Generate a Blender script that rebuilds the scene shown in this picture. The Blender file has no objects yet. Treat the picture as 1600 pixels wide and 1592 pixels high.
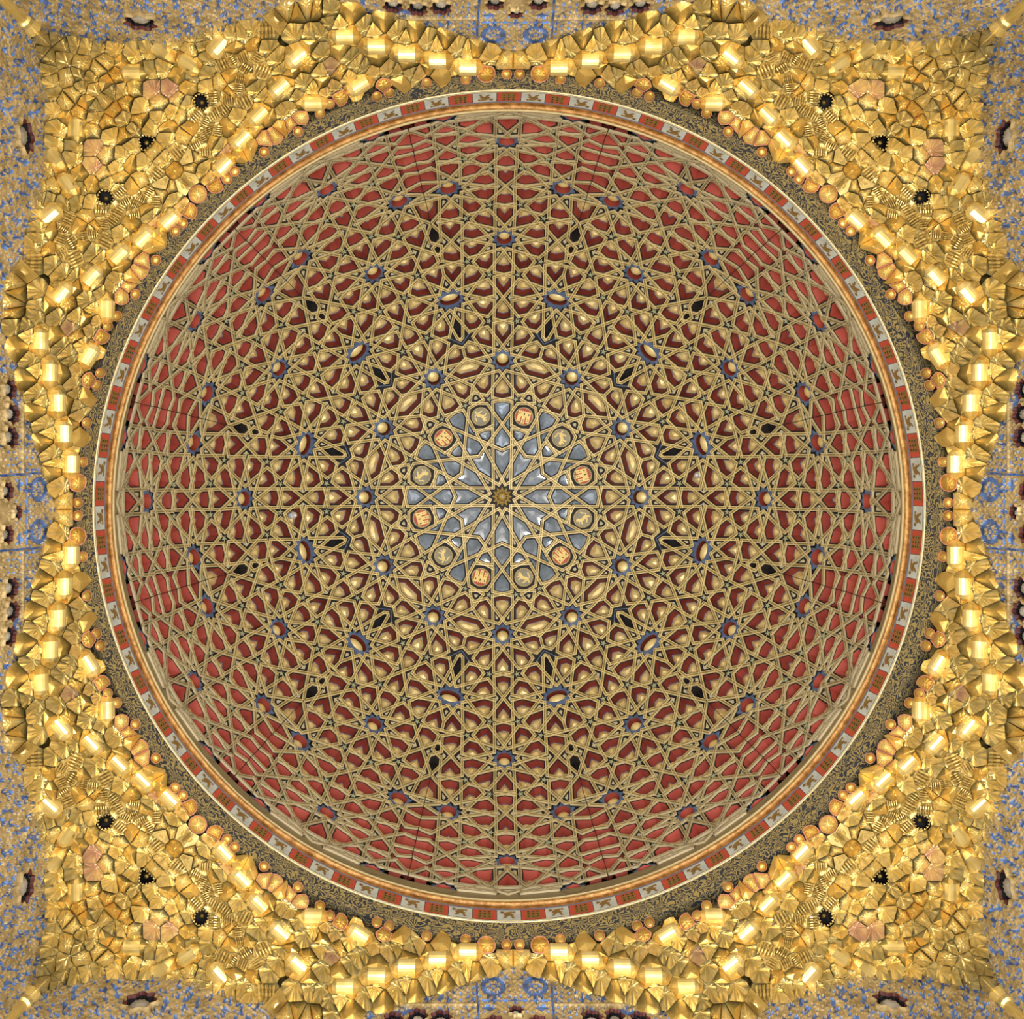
import bpy, bmesh, math, random
import numpy as np
from mathutils import Vector, Matrix
D = math.pi / 180
SC = bpy.context.scene
COL = SC.collection
# ------------------------------------------------------------------ camera, world, lights
F_PX, VX, VY = 1664.9, 756.4, 750.0
RS, HC = 4.6, 12.4324                       # dome radius, height of its springing above the camera
C0 = (0.2875, 0.2658)                       # dome axis
CR = (C0[0] - 0.006, C0[1] + 0.028)         # cornice ring axis
C1 = (C0[0] + 0.027, C0[1] + 0.052)         # room centre
W = 4.98                                    # half width of the room
cam = bpy.data.objects.new('camera', bpy.data.cameras.new('camera'))
COL.objects.link(cam); SC.camera = cam
cam.data.sensor_fit = 'HORIZONTAL'; cam.data.sensor_width = 36
cam.data.lens = 36 * F_PX / 1600
cam.data.shift_x = (800 - VX) / 1600; cam.data.shift_y = -(796 - VY) / 1600
cam.data.clip_end = 60
cam.rotation_euler = (math.pi, 0, 0)
SC.view_settings.view_transform = 'Standard'; SC.view_settings.look = 'None'
SC.view_settings.gamma = 1; SC.view_settings.exposure = 0.3
try: SC.view_settings.use_curve_mapping = False
except Exception: pass
wd = bpy.data.worlds.new('world'); SC.world = wd; wd.use_nodes = True
wd.node_tree.nodes['Background'].inputs[0].default_value = (0.75, 0.85, 1, 1)
wd.node_tree.nodes['Background'].inputs[1].default_value = 0.1
def area(name, loc, target, size, power, col):
    l = bpy.data.lights.new(name, 'AREA'); l.energy = power; l.color = col; l.size = size; l.shape = 'DISK'
    o = bpy.data.objects.new(name, l); COL.objects.link(o); o.location = loc
    d = Vector(target) - Vector(loc); o.rotation_euler = d.to_track_quat('-Z', 'Y').to_euler()
    return o
# floodlights standing in the hall, aimed up, and daylight from the high windows of two walls
for i, (x, y) in enumerate(((1.5, 0.9), (-1.0, 1.4), (-0.7, -1.2), (1.4, -1.1))):
    area('floodlight', (x, y, -0.6), (x * 1.2, y * 1.2, 12), 0.7, 260, (1.0, 0.95, 0.88))
area('window_light', (0.3, 4.4, 6.5), (0.3, 0.5, 13), 2.2, 140, (0.75, 0.86, 1.0))
area('window_light', (4.6, 0.2, 6.5), (0.5, 0.3, 13), 2.2, 90, (0.85, 0.92, 1.0))
area('window_light', (-4.2, 0.2, 6.5), (0.5, 0.3, 13), 2.2, 90, (0.85, 0.92, 1.0))
# ------------------------------------------------------------------ materials
MAT = {}
def mat(name, col, rough=0.6, metal=0.0, var=0.12, scale=12.0, bump=0.0, spec=0.5, col2=None, coat=0.0, dust_light=None):
    m = bpy.data.materials.new(name); m.use_nodes = True; MAT[name] = m
    nt = m.node_tree; b = nt.nodes['Principled BSDF']
    tc = nt.nodes.new('ShaderNodeTexCoord'); nz = nt.nodes.new('ShaderNodeTexNoise')
    nz.inputs['Scale'].default_value = scale; nz.inputs['Detail'].default_value = 4
    nt.links.new(tc.outputs['Object'], nz.inputs['Vector'])
    cr = nt.nodes.new('ShaderNodeValToRGB')
    c1 = [max(0, c * (1 - var)) for c in col] + [1]
    c2 = ([min(1, c * (1 + var)) for c in col] if col2 is None else list(col2)) + [1]
    cr.color_ramp.elements[0].position = 0.35; cr.color_ramp.elements[0].color = c1
    cr.color_ramp.elements[1].position = 0.68; cr.color_ramp.elements[1].color = c2
    nt.links.new(nz.outputs['Fac'], cr.inputs['Fac'])
    out = cr.outputs['Color']
    if dust_light:                                   # dusty tone with painted-in light towards the foot of the dome (object height)
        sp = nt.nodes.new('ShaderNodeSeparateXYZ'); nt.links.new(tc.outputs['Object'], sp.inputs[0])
        mr = nt.nodes.new('ShaderNodeMapRange'); mr.inputs[1].default_value = 3.3; mr.inputs[2].default_value = 0.2; mr.inputs[3].default_value = 0; mr.inputs[4].default_value = dust_light[3]
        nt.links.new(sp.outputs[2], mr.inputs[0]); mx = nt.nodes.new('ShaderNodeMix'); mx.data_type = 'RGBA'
        nt.links.new(mr.outputs[0], mx.inputs[0]); nt.links.new(out, mx.inputs[6]); mx.inputs[7].default_value = list(dust_light[:3]) + [1]; out = mx.outputs[2]
    nt.links.new(out, b.inputs['Base Color'])
    b.inputs['Roughness'].default_value = rough; b.inputs['Metallic'].default_value = metal
    b.inputs['Specular IOR Level'].default_value = spec
    b.inputs['Coat Weight'].default_value = coat
    if bump:
        bp = nt.nodes.new('ShaderNodeBump'); bp.inputs['Strength'].default_value = bump; bp.inputs['Distance'].default_value = 0.02
        n2 = nt.nodes.new('ShaderNodeTexNoise'); n2.inputs['Scale'].default_value = scale * 3
        nt.links.new(tc.outputs['Object'], n2.inputs['Vector'])
        nt.links.new(n2.outputs['Fac'], bp.inputs['Height']); nt.links.new(bp.outputs['Normal'], b.inputs['Normal'])
    return m
mat('gold_leaf', (0.84, 0.62, 0.19), 0.27, 0.6, 0.08, 6, 0.05, col2=(0.92, 0.74, 0.32))
mat('gold_amber', (0.74, 0.46, 0.10), 0.30, 0.65, 0.1, 6, 0.05, col2=(0.85, 0.60, 0.18))
mat('gold_dull', (0.58, 0.42, 0.13), 0.36, 0.6, 0.15, 9, 0.05, col2=(0.72, 0.55, 0.20))
mat('gold_worn', (0.62, 0.36, 0.24), 0.35, 0.45, 0.1, 5, 0.05, col2=(0.84, 0.63, 0.26))
mat('coral', (0.62, 0.22, 0.13), 0.5, 0, 0.15)
mat('coral_light', (0.78, 0.52, 0.38), 0.5, 0, 0.15)
mat('lath_edge', (0.80, 0.65, 0.32), 0.42, 0.15, 0.12, 5, dust_light=(0.40, 0.34, 0.24, .7))
mat('lath_groove', (0.31, 0.22, 0.055), 0.5, 0.1, 0.2, 5, col2=(0.36, 0.26, 0.07), dust_light=(0.20, 0.16, 0.10, .7))
mat('black_paint', (0.012, 0.010, 0.012), 0.6, 0, 0.3, 8, spec=0.3)
mat('red_wall', (0.17, 0.020, 0.014), 0.6, 0, 0.22, 4, 0.1, col2=(0.23, 0.030, 0.020), dust_light=(0.50, 0.095, 0.065, .75))  # light painted in: dark red near the apex, paler towards the rim
mat('maroon', (0.09, 0.018, 0.015), 0.6, 0, 0.2, 4)
mat('blue_line', (0.05, 0.075, 0.16), 0.5, 0, 0.2)
mat('star_blue', (0.075, 0.115, 0.215), 0.45, 0, 0.25, 10)
mat('panel_gold', (0.80, 0.60, 0.22), 0.34, 0.18, 0.1, 6, 0.05, col2=(0.90, 0.74, 0.36))
mat('slate_blue', (0.085, 0.12, 0.165), 0.24, 0, 0.2, 9, spec=0.7, coat=0.3, col2=(0.13, 0.185, 0.26))
mat('cream', (0.50, 0.45, 0.29), 0.5, 0, 0.12)
mat('pale_green', (0.34, 0.36, 0.22), 0.5, 0, 0.12)
mat('castle_red', (0.47, 0.065, 0.035), 0.5, 0, 0.15, 10)
mat('castle_yellow', (0.80, 0.62, 0.22), 0.45, 0.1, 0.1, 10)
mat('lion_grey', (0.27, 0.25, 0.18), 0.5, 0, 0.12, 10)
mat('panel_white', (0.50, 0.52, 0.47), 0.55, 0, 0.15, 5)
mat('panel_brown', (0.27, 0.155, 0.04), 0.5, 0.2, 0.25, 20)
mat('bead_white', (0.75, 0.72, 0.62), 0.4, 0)
mat('mould_brown', (0.44, 0.20, 0.045), 0.4, 0.35, 0.3, 14, 0.3, col2=(0.58, 0.32, 0.10))
mat('mould_cream', (0.88, 0.74, 0.42), 0.35, 0.3, 0.08, 12)
mat('ring_blue', (0.17, 0.19, 0.27), 0.5, 0)
mat('stucco_gold', (0.42, 0.30, 0.125), 0.5, 0.15, 0.25, 9, 0.3, col2=(0.56, 0.42, 0.20))
mat('stucco_blue', (0.07, 0.13, 0.34), 0.5, 0, 0.3, 9, 0.2, col2=(0.12, 0.25, 0.60))
mat('plaster_grey', (0.36, 0.32, 0.25), 0.7, 0, 0.25, 6, 0.6)
mat('cream_wall', (0.62, 0.56, 0.45), 0.8)
mat('dark_shell', (0.03, 0.02, 0.015), 0.9)
mat('sensor_white', (0.7, 0.72, 0.78), 0.3)
def arabesque_mat():
    m = mat('arabesque_frieze', (0.1, 0.1, 0.1)); nt = m.node_tree; b = nt.nodes['Principled BSDF']
    tc = nt.nodes.new('ShaderNodeTexCoord'); ns = nt.nodes.new('ShaderNodeTexNoise'); ns.inputs['Scale'].default_value = 5
    mx = nt.nodes.new('ShaderNodeVectorMath'); mx.operation = 'MULTIPLY_ADD'; mx.inputs[1].default_value = (0.35,) * 3
    nt.links.new(tc.outputs['Object'], ns.inputs['Vector']); nt.links.new(ns.outputs['Color'], mx.inputs[0]); nt.links.new(tc.outputs['Object'], mx.inputs[2])
    vo = nt.nodes.new('ShaderNodeTexVoronoi'); vo.feature = 'F1'; vo.inputs['Scale'].default_value = 8
    nt.links.new(mx.outputs[0], vo.inputs['Vector'])
    wv = nt.nodes.new('ShaderNodeMath'); wv.operation = 'MULTIPLY'; wv.inputs[1].default_value = 26
    nt.links.new(vo.outputs['Distance'], wv.inputs[0])
    sn = nt.nodes.new('ShaderNodeMath'); sn.operation = 'SINE'; nt.links.new(wv.outputs[0], sn.inputs[0])
    cr = nt.nodes.new('ShaderNodeValToRGB'); e = cr.color_ramp.elements
    e[0].position = 0.40; e[0].color = (0.030, 0.034, 0.045, 1); e[1].position = 0.62; e[1].color = (0.36, 0.27, 0.09, 1)
    q = e.new(0.48); q.color = (0.10, 0.11, 0.13, 1)
    mr = nt.nodes.new('ShaderNodeMapRange'); mr.inputs[1].default_value = -1; mr.inputs[2].default_value = 1
    nt.links.new(sn.outputs[0], mr.inputs[0]); nt.links.new(mr.outputs[0], cr.inputs['Fac']); nt.links.new(cr.outputs['Color'], b.inputs['Base Color'])
arabesque_mat()
# ------------------------------------------------------------------ mesh helper
class MB:
    def __init__(s, mats): s.v = []; s.f = []; s.m = []; s.mats = mats; s.sm = []
    def add(s, vs, fs, m=0, smooth=False):
        o = len(s.v); s.v.extend(tuple(v) for v in vs)
        for f in fs: s.f.append(tuple(i + o for i in f)); s.m.append(m); s.sm.append(smooth)
    def ring(s, a, b, m=0, smooth=False):      # quads between two closed loops of equal length
        n = len(a); s.add(list(a) + list(b), [(i, (i + 1) % n, n + (i + 1) % n, n + i) for i in range(n)], m, smooth)
    def fan(s, a, c, m=0, smooth=False):
        n = len(a); s.add(list(a) + [c], [(i, (i + 1) % n, n) for i in range(n)], m, smooth)
    def mesh(s, name):
        me = bpy.data.meshes.new(name); me.from_pydata(s.v, [], s.f)
        for k in s.mats: me.materials.append(MAT[k])
        me.polygons.foreach_set('material_index', s.m); me.polygons.foreach_set('use_smooth', s.sm); me.update()
        return me
    def box(s, c, x, y, z, m=0):               # c centre, x y z half-extent vectors
        c, x, y, z = Vector(c), Vector(x), Vector(y), Vector(z)
        vs = [c + x * i + y * j + z * k for i in (-1, 1) for j in (-1, 1) for k in (-1, 1)]
        s.add(vs, [(0, 1, 3, 2), (4, 6, 7, 5), (0, 4, 5, 1), (2, 3, 7, 6), (0, 2, 6, 4), (1, 5, 7, 3)], m)
    def merge(s, o, M=None):
        if M is None: s.add(o.v, [], 0)
        k = len(s.v)
        s.v.extend(tuple(M @ Vector(v)) for v in o.v)
        s.f.extend(tuple(i + k for i in f) for f in o.f); s.m.extend(o.m); s.sm.extend(o.sm)
def obj(name, me, parent=None, loc=(0, 0, 0), rz=0.0):
    if isinstance(me, MB): me = me.mesh(name)
    o = bpy.data.objects.new(name, me); COL.objects.link(o)
    o.location = loc; o.rotation_euler = (0, 0, rz)
    if parent: o.parent = parent
    return o
def empty(name, loc=(0, 0, 0), parent=None):
    o = bpy.data.objects.new(name, None); COL.objects.link(o); o.location = loc; o.empty_display_size = 0.2
    if parent: o.parent = parent
    return o
def tag(o, label, cat, group=None):
    o['label'] = label; o['category'] = cat
    if group: o['group'] = group
    return o

# ------------------------------------------------------------------ dome: strapwork table (name, polar angle, azimuth) of one 15 degree wedge
RE, KK = 616.0, 0.37
TAB = '''P0 2.44 15.00 Q1 13.68 7.94 Q2 14.37 7.39 Q3 19.07 5.86 Q4 19.95 5.75 Q5 18.94 9.33 Q6 19.81 19.05 J 23.05 15.00 N 20.52 8.76 K 21.65 15.00 R 9.32 0.00 U1 29.52 1.38 U2 28.74 3.60 U3 27.51 4.96 U4 26.23 4.13 U5 25.39 1.58 W1 28.84 15.00 V1 32.95 10.60 A1 35.26 3.10 A2 36.12 2.92 V2 32.06 12.35 E0 31.08 15.00 V3 34.63 5.14 V4 34.13 11.53 V5 35.73 6.25 C3 41.18 10.76 D1 39.53 14.21 D2 40.08 11.83 D4 42.39 11.43 D5 43.32 12.52 D6 43.61 15.00 V6 36.68 4.82 V7 44.71 3.98 E1 33.27 14.07 E2 32.83 15.00 A4 41.08 2.47 A3 39.99 2.53 A5 45.12 2.47 A6 46.10 2.37 X1 55.54 0.73 X2 54.80 1.99 X3 53.47 2.74 X4 52.17 2.20 X5 51.37 0.61 F1 48.45 9.96 F2 49.41 9.97 F3 53.20 9.46 F4 54.44 9.20 G1 48.09 8.65 G2 46.41 3.84 G3 45.69 5.00 G4 48.85 7.42 H1 47.24 15.00 H2 49.15 15.00 H3 50.30 14.59 H4 53.68 13.99 H6 55.14 13.76 H7 51.76 15.00 K1 58.90 13.30 K2 59.90 13.16 F5 59.19 8.86 F6 58.02 8.75 V8 57.81 7.50 V9 49.78 8.27 J2 59.36 15.00 v10 62.47 3.27 v11 70.05 3.06 v12 59.67 7.37 v13 60.55 3.16 v14 61.50 4.04 v15 58.57 6.82 v16 71.29 3.58 v17 71.78 3.00 v18 73.14 6.76 v19 73.83 6.02 v20 74.80 6.61 r1 71.32 1.85 r2 70.55 1.69 r3 66.71 1.73 r4 65.79 1.69 r5 61.80 1.97 r6 61.04 2.01 sa 64.77 9.40 sb 65.08 11.10 sc 65.51 12.27 sd 68.06 11.97 se 68.62 10.60 sf 68.61 8.87 sg 67.76 8.15 sh 66.58 7.74 si 65.38 8.19 J3 69.89 15.00 J4 72.68 15.00 t14 73.28 12.81 q1 77.08 1.70 q2 78.22 2.16 q3 79.22 1.93 q4 79.99 0.57 q5 76.35 0.48 t1 73.39 7.77 t2 74.47 7.84 t3 77.85 7.78 t4 78.77 7.90 t5 81.98 7.74 t6 82.71 7.75 t7 82.05 11.41 t8 83.01 11.53 t9 73.64 11.58 t10 74.57 11.58 t11 78.23 11.41 t12 78.93 11.66 t13 75.08 12.86 J7 75.47 15.00 t15 81.72 12.64 t16 83.07 12.54 J8 80.78 15.00 J5 86.54 15.00 J9 88.00 15.00 v21 82.42 6.02 v22 86.60 3.55 v23 83.03 6.53 v24 81.68 6.45 p1 86.47 1.86 p2 86.80 1.91 p3 86.17 2.69 p6 86.92 3.00 p7 88.72 0.00 p9 88.61 1.87 ya 86.61 8.91 yb 86.91 10.47 yc 87.32 11.55 yi 87.20 7.79 yh 88.34 7.38 J6 78.58 15.00 yd 89.74 11.28 ye 90.28 10.02 yf 90.26 8.42 yg 89.46 7.76'''
SEG = '''P0^1-Q1 Q1-Q2b Q2-Q3 Q3-Q4a Q5-Q6 Q6-J N-K R-Q5^1 U5-U5b N-U5a Q4-U4 U4-W1 U3-J U3-V1 U2-U2b U2-A1 A1-A2a U1-V2 V2-E0 E0-W1 U1a-V3 V3-V4 V4-D1b V1-V5 V5-C3 D1-V6 V6-V7a V7-D5 D2-E1 E1-E2 D2-A4 D4-A3 A2-A3 A4-A5 A5-A6a A6-X4 D4-F1 F1-H3 F2-H2 H3-H4 H4-H6b H6-K1 K1-F5 F6-K2 F6-F4 F3-F2 F4-X4 F3-X2 D5-H1 H1-H2 G1-D6 G1-G2 G2-X5a G3-C3 G3-G4 G4-X3 X3-v15 v15-v14 v14-sh X1-V8 V8-H7 X1a-v13 v13-v12 v12-sb X5-V9 V9-J2 X2-r6 r6-r5a r5-r4 r4-sg r3-si r3-r2 r2-r1a r1-q1 v10-v11a v10-sa v11-sf sa-J2 sb-sbb sc-K2 sc-sdb sd-t9 se-J3 se-v18 sf-t14 t14-J4 sg-t1 sh-v16 si-F5 v16-v19 v17-v18 v17-q5a v19-q2 q5-v20 v20-t15 q1-t4 q3-t3 t3-t2 t1-t10 t2-t9 t10-t11 t12-J6 t11-t12 t7-t12 v24-t13 t13-J7 q4-v24 p3-v23 v23-yb p3-q4a q2-v21 v21-v22 v22-yh t4-t5 t5-t8 t6-t7 t6-yi t8-yc t15-J8 t16-J5 ya-t16 yb-ybb q3-p1 p1-p2a p2-p9 p7-p6 p6-ya p9-yi yh-p9 yb-J5'''
f_ = TAB.split(); PT = {f_[i]: (float(f_[i + 1]) * D, float(f_[i + 2]) * D) for i in range(0, len(f_), 3)}
def ref(s):
    rot = 0
    if '^' in s: s, r = s.split('^'); rot = int(r)
    mir = ''
    if s not in PT: s, mir = s[:-1], s[-1]
    t, a = PT[s]
    if mir == 'a': a = -a
    if mir == 'b': a = 30 * D - a
    return t, a + rot * 30 * D
def ideal(t, a):
    r = RE * math.sin(t) / (1 + KK * math.cos(t)); return (r * math.sin(a), r * math.cos(a))
def unideal(x, y):
    r = math.hypot(x, y) / RE; a = math.atan2(x, y); lo, hi = 0, 90 * D
    for _ in range(30):
        m = (lo + hi) / 2
        if math.sin(m) - r * (1 + KK * math.cos(m)) < 0: lo = m
        else: hi = m
    return (lo + hi) / 2, a
def segs_all():
    seen = set(); out = []
    for s in SEG.split():
        A, B = s.split('-'); a = ref(A); b = ref(B)
        for k in range(12):
            for m in (1, -1):
                p = ideal(a[0], m * a[1] + k * 30 * D); q = ideal(b[0], m * b[1] + k * 30 * D)
                key = tuple(sorted([(round(p[0]), round(p[1])), (round(q[0]), round(q[1]))]))
                if key in seen or key[0] == key[1]: continue
                seen.add(key); out.append((p, q))
    return out
def arrangement(S,rim):
    # clip to rim, snap endpoints
    segs=[]
    for p,q in S:
        p=np.array(p);q=np.array(q)
        rp,rq=np.hypot(*p),np.hypot(*q)
        if rp>rim and rq>rim: continue
        if rp>rim: p,q,rp,rq=q,p,rq,rp
        if rq>rim:
            d=q-p; A=d@d; B=2*p@d; C=p@p-rim*rim
            t=(-B+math.sqrt(B*B-4*A*C))/(2*A); q=p+d*t
        segs.append((p,q))
    laths=[(tuple(p),tuple(q)) for p,q in segs]
    n=144
    rp=[np.array((rim*math.sin(2*math.pi*i/n),rim*math.cos(2*math.pi*i/n))) for i in range(n)]
    for i in range(n): segs.append((rp[i],rp[(i+1)%n]))
    nodes=[]; cell={}
    def node(p,tol=1.0):
        cx,cy=int(p[0]//2),int(p[1]//2)
        for i in (cx-1,cx,cx+1):
            for j in (cy-1,cy,cy+1):
                for k in cell.get((i,j),()):
                    if math.hypot(nodes[k][0]-p[0],nodes[k][1]-p[1])<tol: return k
        nodes.append((float(p[0]),float(p[1]))); cell.setdefault((cx,cy),[]).append(len(nodes)-1)
        return len(nodes)-1
    E=[(node(p),node(q)) for p,q in segs]
    E=[e for e in dict.fromkeys(tuple(sorted(e)) for e in E) if e[0]!=e[1]]
    N=np.array(nodes)
    a=N[[e[0] for e in E]]; b=N[[e[1] for e in E]]; d=b-a; L=np.hypot(d[:,0],d[:,1])
    cuts=[[0.0,1.0] for _ in E]; cpts=[[e[0],e[1]] for e in E]
    for i in range(len(E)):
        # intersections with j>i
        r=a[i+1:]-a[i]; dj=d[i+1:]
        den=d[i,0]*dj[:,1]-d[i,1]*dj[:,0]
        with np.errstate(all='ignore'):
            t=(r[:,0]*dj[:,1]-r[:,1]*dj[:,0])/den
            u=(r[:,0]*d[i,1]-r[:,1]*d[i,0])/den
        ti=1.2/L[i]; tj=1.2/L[i+1:]
        ok=(np.abs(den)>1e-6)&(t>-ti)&(t<1+ti)&(u>-tj)&(u<1+tj)
        for j in np.nonzero(ok)[0]:
            tt=min(max(t[j],0),1); 
            J=i+1+j
            if (E[i][0] in E[J]) or (E[i][1] in E[J]): continue
            p=a[i]+d[i]*tt
            k=node(p,1.2)
            cuts[i].append(tt); cpts[i].append(k)
            cuts[J].append(min(max(u[j],0),1)); cpts[J].append(k)
    adj={}
    for i,e in enumerate(E):
        o=sorted(zip(cuts[i],cpts[i]))
        ch=[o[0][1]]
        for _,k in o[1:]:
            if k!=ch[-1]: ch.append(k)
        for x,y in zip(ch,ch[1:]):
            adj.setdefault(x,set()).add(y); adj.setdefault(y,set()).add(x)
    ch=True
    while ch:
        ch=False
        for x in list(adj):
            if len(adj[x])<=1:
                for y in adj[x]: adj[y].discard(x)
                del adj[x]; ch=True
    order={}
    for x in adj:
        order[x]=sorted(adj[x],key=lambda y:math.atan2(nodes[y][1]-nodes[x][1],nodes[y][0]-nodes[x][0]))
    seen=set(); faces=[]
    for x in adj:
        for y in adj[x]:
            if (x,y) in seen: continue
            f=[];u,v=x,y
            while (u,v) not in seen:
                seen.add((u,v)); f.append(u)
                o=order[v]; w=o[(o.index(u)-1)%len(o)]
                u,v=v,w
            P=[nodes[k] for k in f]
            A=0.5*sum(P[i][0]*P[(i+1)%len(P)][1]-P[(i+1)%len(P)][0]*P[i][1] for i in range(len(P)))
            if A>0: faces.append(P)
    return laths,nodes,adj,faces

RIM = ideal(89.6 * D, 0)[1]
laths, nodes, adj, faces = arrangement(segs_all(), RIM)
def sph(x, y, dr=0.0):
    t, a = unideal(x, y); r = RS + dr
    return Vector((r * math.sin(t) * math.sin(a), -r * math.sin(t) * math.cos(a), r * math.cos(t)))
class Frame:                                  # tangent frame of the sphere at direction n
    def __init__(s, n):
        s.n = n.normalized(); z = Vector((0, 0, 1))
        o = (n - z * n.dot(z)); s.out = (o - s.n * o.dot(s.n))
        s.out = s.out.normalized() if s.out.length > 1e-6 else Vector((0, -1, 0))
        # e2 points away from the apex along the dome, e1 sideways
        s.e2 = (-z + s.n * s.n.z); s.e2 = s.e2.normalized() if s.e2.length > 1e-6 else Vector((0, -1, 0))
        s.e1 = s.n.cross(s.e2)
    def to(s, p):
        p = p * (RS / p.dot(s.n)); return (p.dot(s.e1), p.dot(s.e2))
    def at(s, u, v, dr=0.0):
        return (s.n * RS + s.e1 * u + s.e2 * v).normalized() * (RS + dr)
def parea(P): return 0.5 * sum(P[i][0] * P[(i + 1) % len(P)][1] - P[(i + 1) % len(P)][0] * P[i][1] for i in range(len(P)))
def inset(P, d):
    n = len(P); s = 1 if parea(P) > 0 else -1; out = []
    for i in range(n):
        ax, ay = P[i - 1]; bx, by = P[i]; cx, cy = P[(i + 1) % n]
        d1 = math.hypot(bx - ax, by - ay) or 1e-9; d2 = math.hypot(cx - bx, cy - by) or 1e-9
        n1 = (-(by - ay) / d1 * s, (bx - ax) / d1 * s); n2 = (-(cy - by) / d2 * s, (cx - bx) / d2 * s)
        mx, my = n1[0] + n2[0], n1[1] + n2[1]; q = max((mx * mx + my * my) / 2, 0.25)
        out.append((bx + mx * d / q, by + my * d / q))
    ok = parea(out) * s > 0 and all((out[(i + 1) % n][0] - out[i][0]) * (P[(i + 1) % n][0] - P[i][0]) + (out[(i + 1) % n][1] - out[i][1]) * (P[(i + 1) % n][1] - P[i][1]) > 0 for i in range(n))
    if ok: return out
    gx = sum(p[0] for p in P) / n; gy = sum(p[1] for p in P) / n
    r = (abs(parea(P)) / math.pi) ** 0.5; k = max(0.15, 1 - 1.1 * d / r)
    return [(gx + (x - gx) * k, gy + (y - gy) * k) for x, y in P]
def cen(P):
    A = parea(P); n = len(P); x = y = 0
    for i in range(n):
        j = (i + 1) % n; c = P[i][0] * P[j][1] - P[j][0] * P[i][1]; x += (P[i][0] + P[j][0]) * c; y += (P[i][1] + P[j][1]) * c
    return (x / (6 * A), y / (6 * A))
def clean(P):                                 # drop collinear and doubled corners
    ch = True
    while ch and len(P) > 3:
        ch = False
        for i in range(len(P)):
            a, b, c = P[i - 1], P[i], P[(i + 1) % len(P)]
            l1 = math.hypot(b[0] - a[0], b[1] - a[1]); l2 = math.hypot(c[0] - b[0], c[1] - b[1])
            if l1 < 0.006 or l2 < 1e-6 or abs((b[0] - a[0]) * (c[1] - b[1]) - (b[1] - a[1]) * (c[0] - b[0])) < 0.06 * l1 * l2 and (b[0] - a[0]) * (c[0] - b[0]) + (b[1] - a[1]) * (c[1] - b[1]) > 0:
                P = P[:i] + P[i + 1:]; ch = True; break
    return P
LW = 0.043
dome = empty('ceiling', (C0[0], C0[1], HC)); dome['kind'] = 'structure'; dome['label'] = 'gilded wooden dome of interlaced strapwork with stars and coffers'
def L(fr, P, dr): return [fr.at(u, v, dr) for u, v in P]
def coffer(fr, P, blue, depth=0.135, k1=0.017):
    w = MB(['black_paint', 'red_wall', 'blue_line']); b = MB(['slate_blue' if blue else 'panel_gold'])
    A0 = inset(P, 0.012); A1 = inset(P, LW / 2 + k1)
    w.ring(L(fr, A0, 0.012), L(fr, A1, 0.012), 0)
    rnd = random.Random(int(1e4 * fr.n.x))
    if blue:
        w.ring(L(fr, A1, 0.012), L(fr, inset(A1, 0.004), 0.026), 0)
        B0 = inset(A1, 0.004); c = cen(B0); B1 = [(c[0] + (x - c[0]) * .55, c[1] + (y - c[1]) * .55) for x, y in B0]
        z = [0.021 + rnd.uniform(-.002, .002) for _ in B1]
        b.ring(L(fr, B0, 0.026), [fr.at(u, v, q) for (u, v), q in zip(B1, z)]); b.fan([fr.at(u, v, q) for (u, v), q in zip(B1, z)], fr.at(c[0], c[1], 0.020))
        return w, b
    A2 = inset(A1, 0.016); A3 = inset(A2, 0.007)
    w.ring(L(fr, A1, 0.012), L(fr, A2, depth), 1); w.ring(L(fr, A2, depth), L(fr, A3, depth + .003), 2)
    c = cen(A3); A4 = [(c[0] + (x - c[0]) * .5, c[1] + (y - c[1]) * .5) for x, y in A3]
    z = [depth - 0.034 + rnd.uniform(-.006, .006) for _ in A4]; c2 = (c[0] + rnd.uniform(-.01, .01), c[1] + rnd.uniform(-.01, .01))
    r4 = [fr.at(u, v, q) for (u, v), q in zip(A4, z)]
    b.ring(L(fr, A3, depth + .003), r4); b.fan(r4, fr.at(c2[0], c2[1], depth - 0.056))
    return w, b
def inlay(fr, P, star):
    w = MB(['black_paint']); b = MB(['pale_green' if star else 'cream'])
    A0 = inset(P, 0.012); c = cen(P); w.fan(L(fr, A0, 0.012), fr.at(c[0], c[1], 0.012))
    k = 0.29 if star else 0.36
    q = inset(P, LW / 2) if not star else P
    if not star: c = cen(q); k = 0.40
    B = [(c[0] + (x - c[0]) * k, c[1] + (y - c[1]) * k) for x, y in q]
    if star:                                  # five pointed: pull the re-entrant corners in
        B = [(c[0] + (x - c[0]) * (0.86 if math.hypot(x - c[0], y - c[1]) > .9 * sum(math.hypot(a - c[0], d - c[1]) for a, d in B) / len(B) else .8), c[1] + (y - c[1]) * (0.86 if math.hypot(x - c[0], y - c[1]) > .9 * sum(math.hypot(a - c[0], d - c[1]) for a, d in B) / len(B) else .8)) for x, y in B]
    b.ring(L(fr, B, 0.012), L(fr, B, 0.004)); b.fan(L(fr, B, 0.004), fr.at(c[0], c[1], 0.001))
    return w, b
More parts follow.
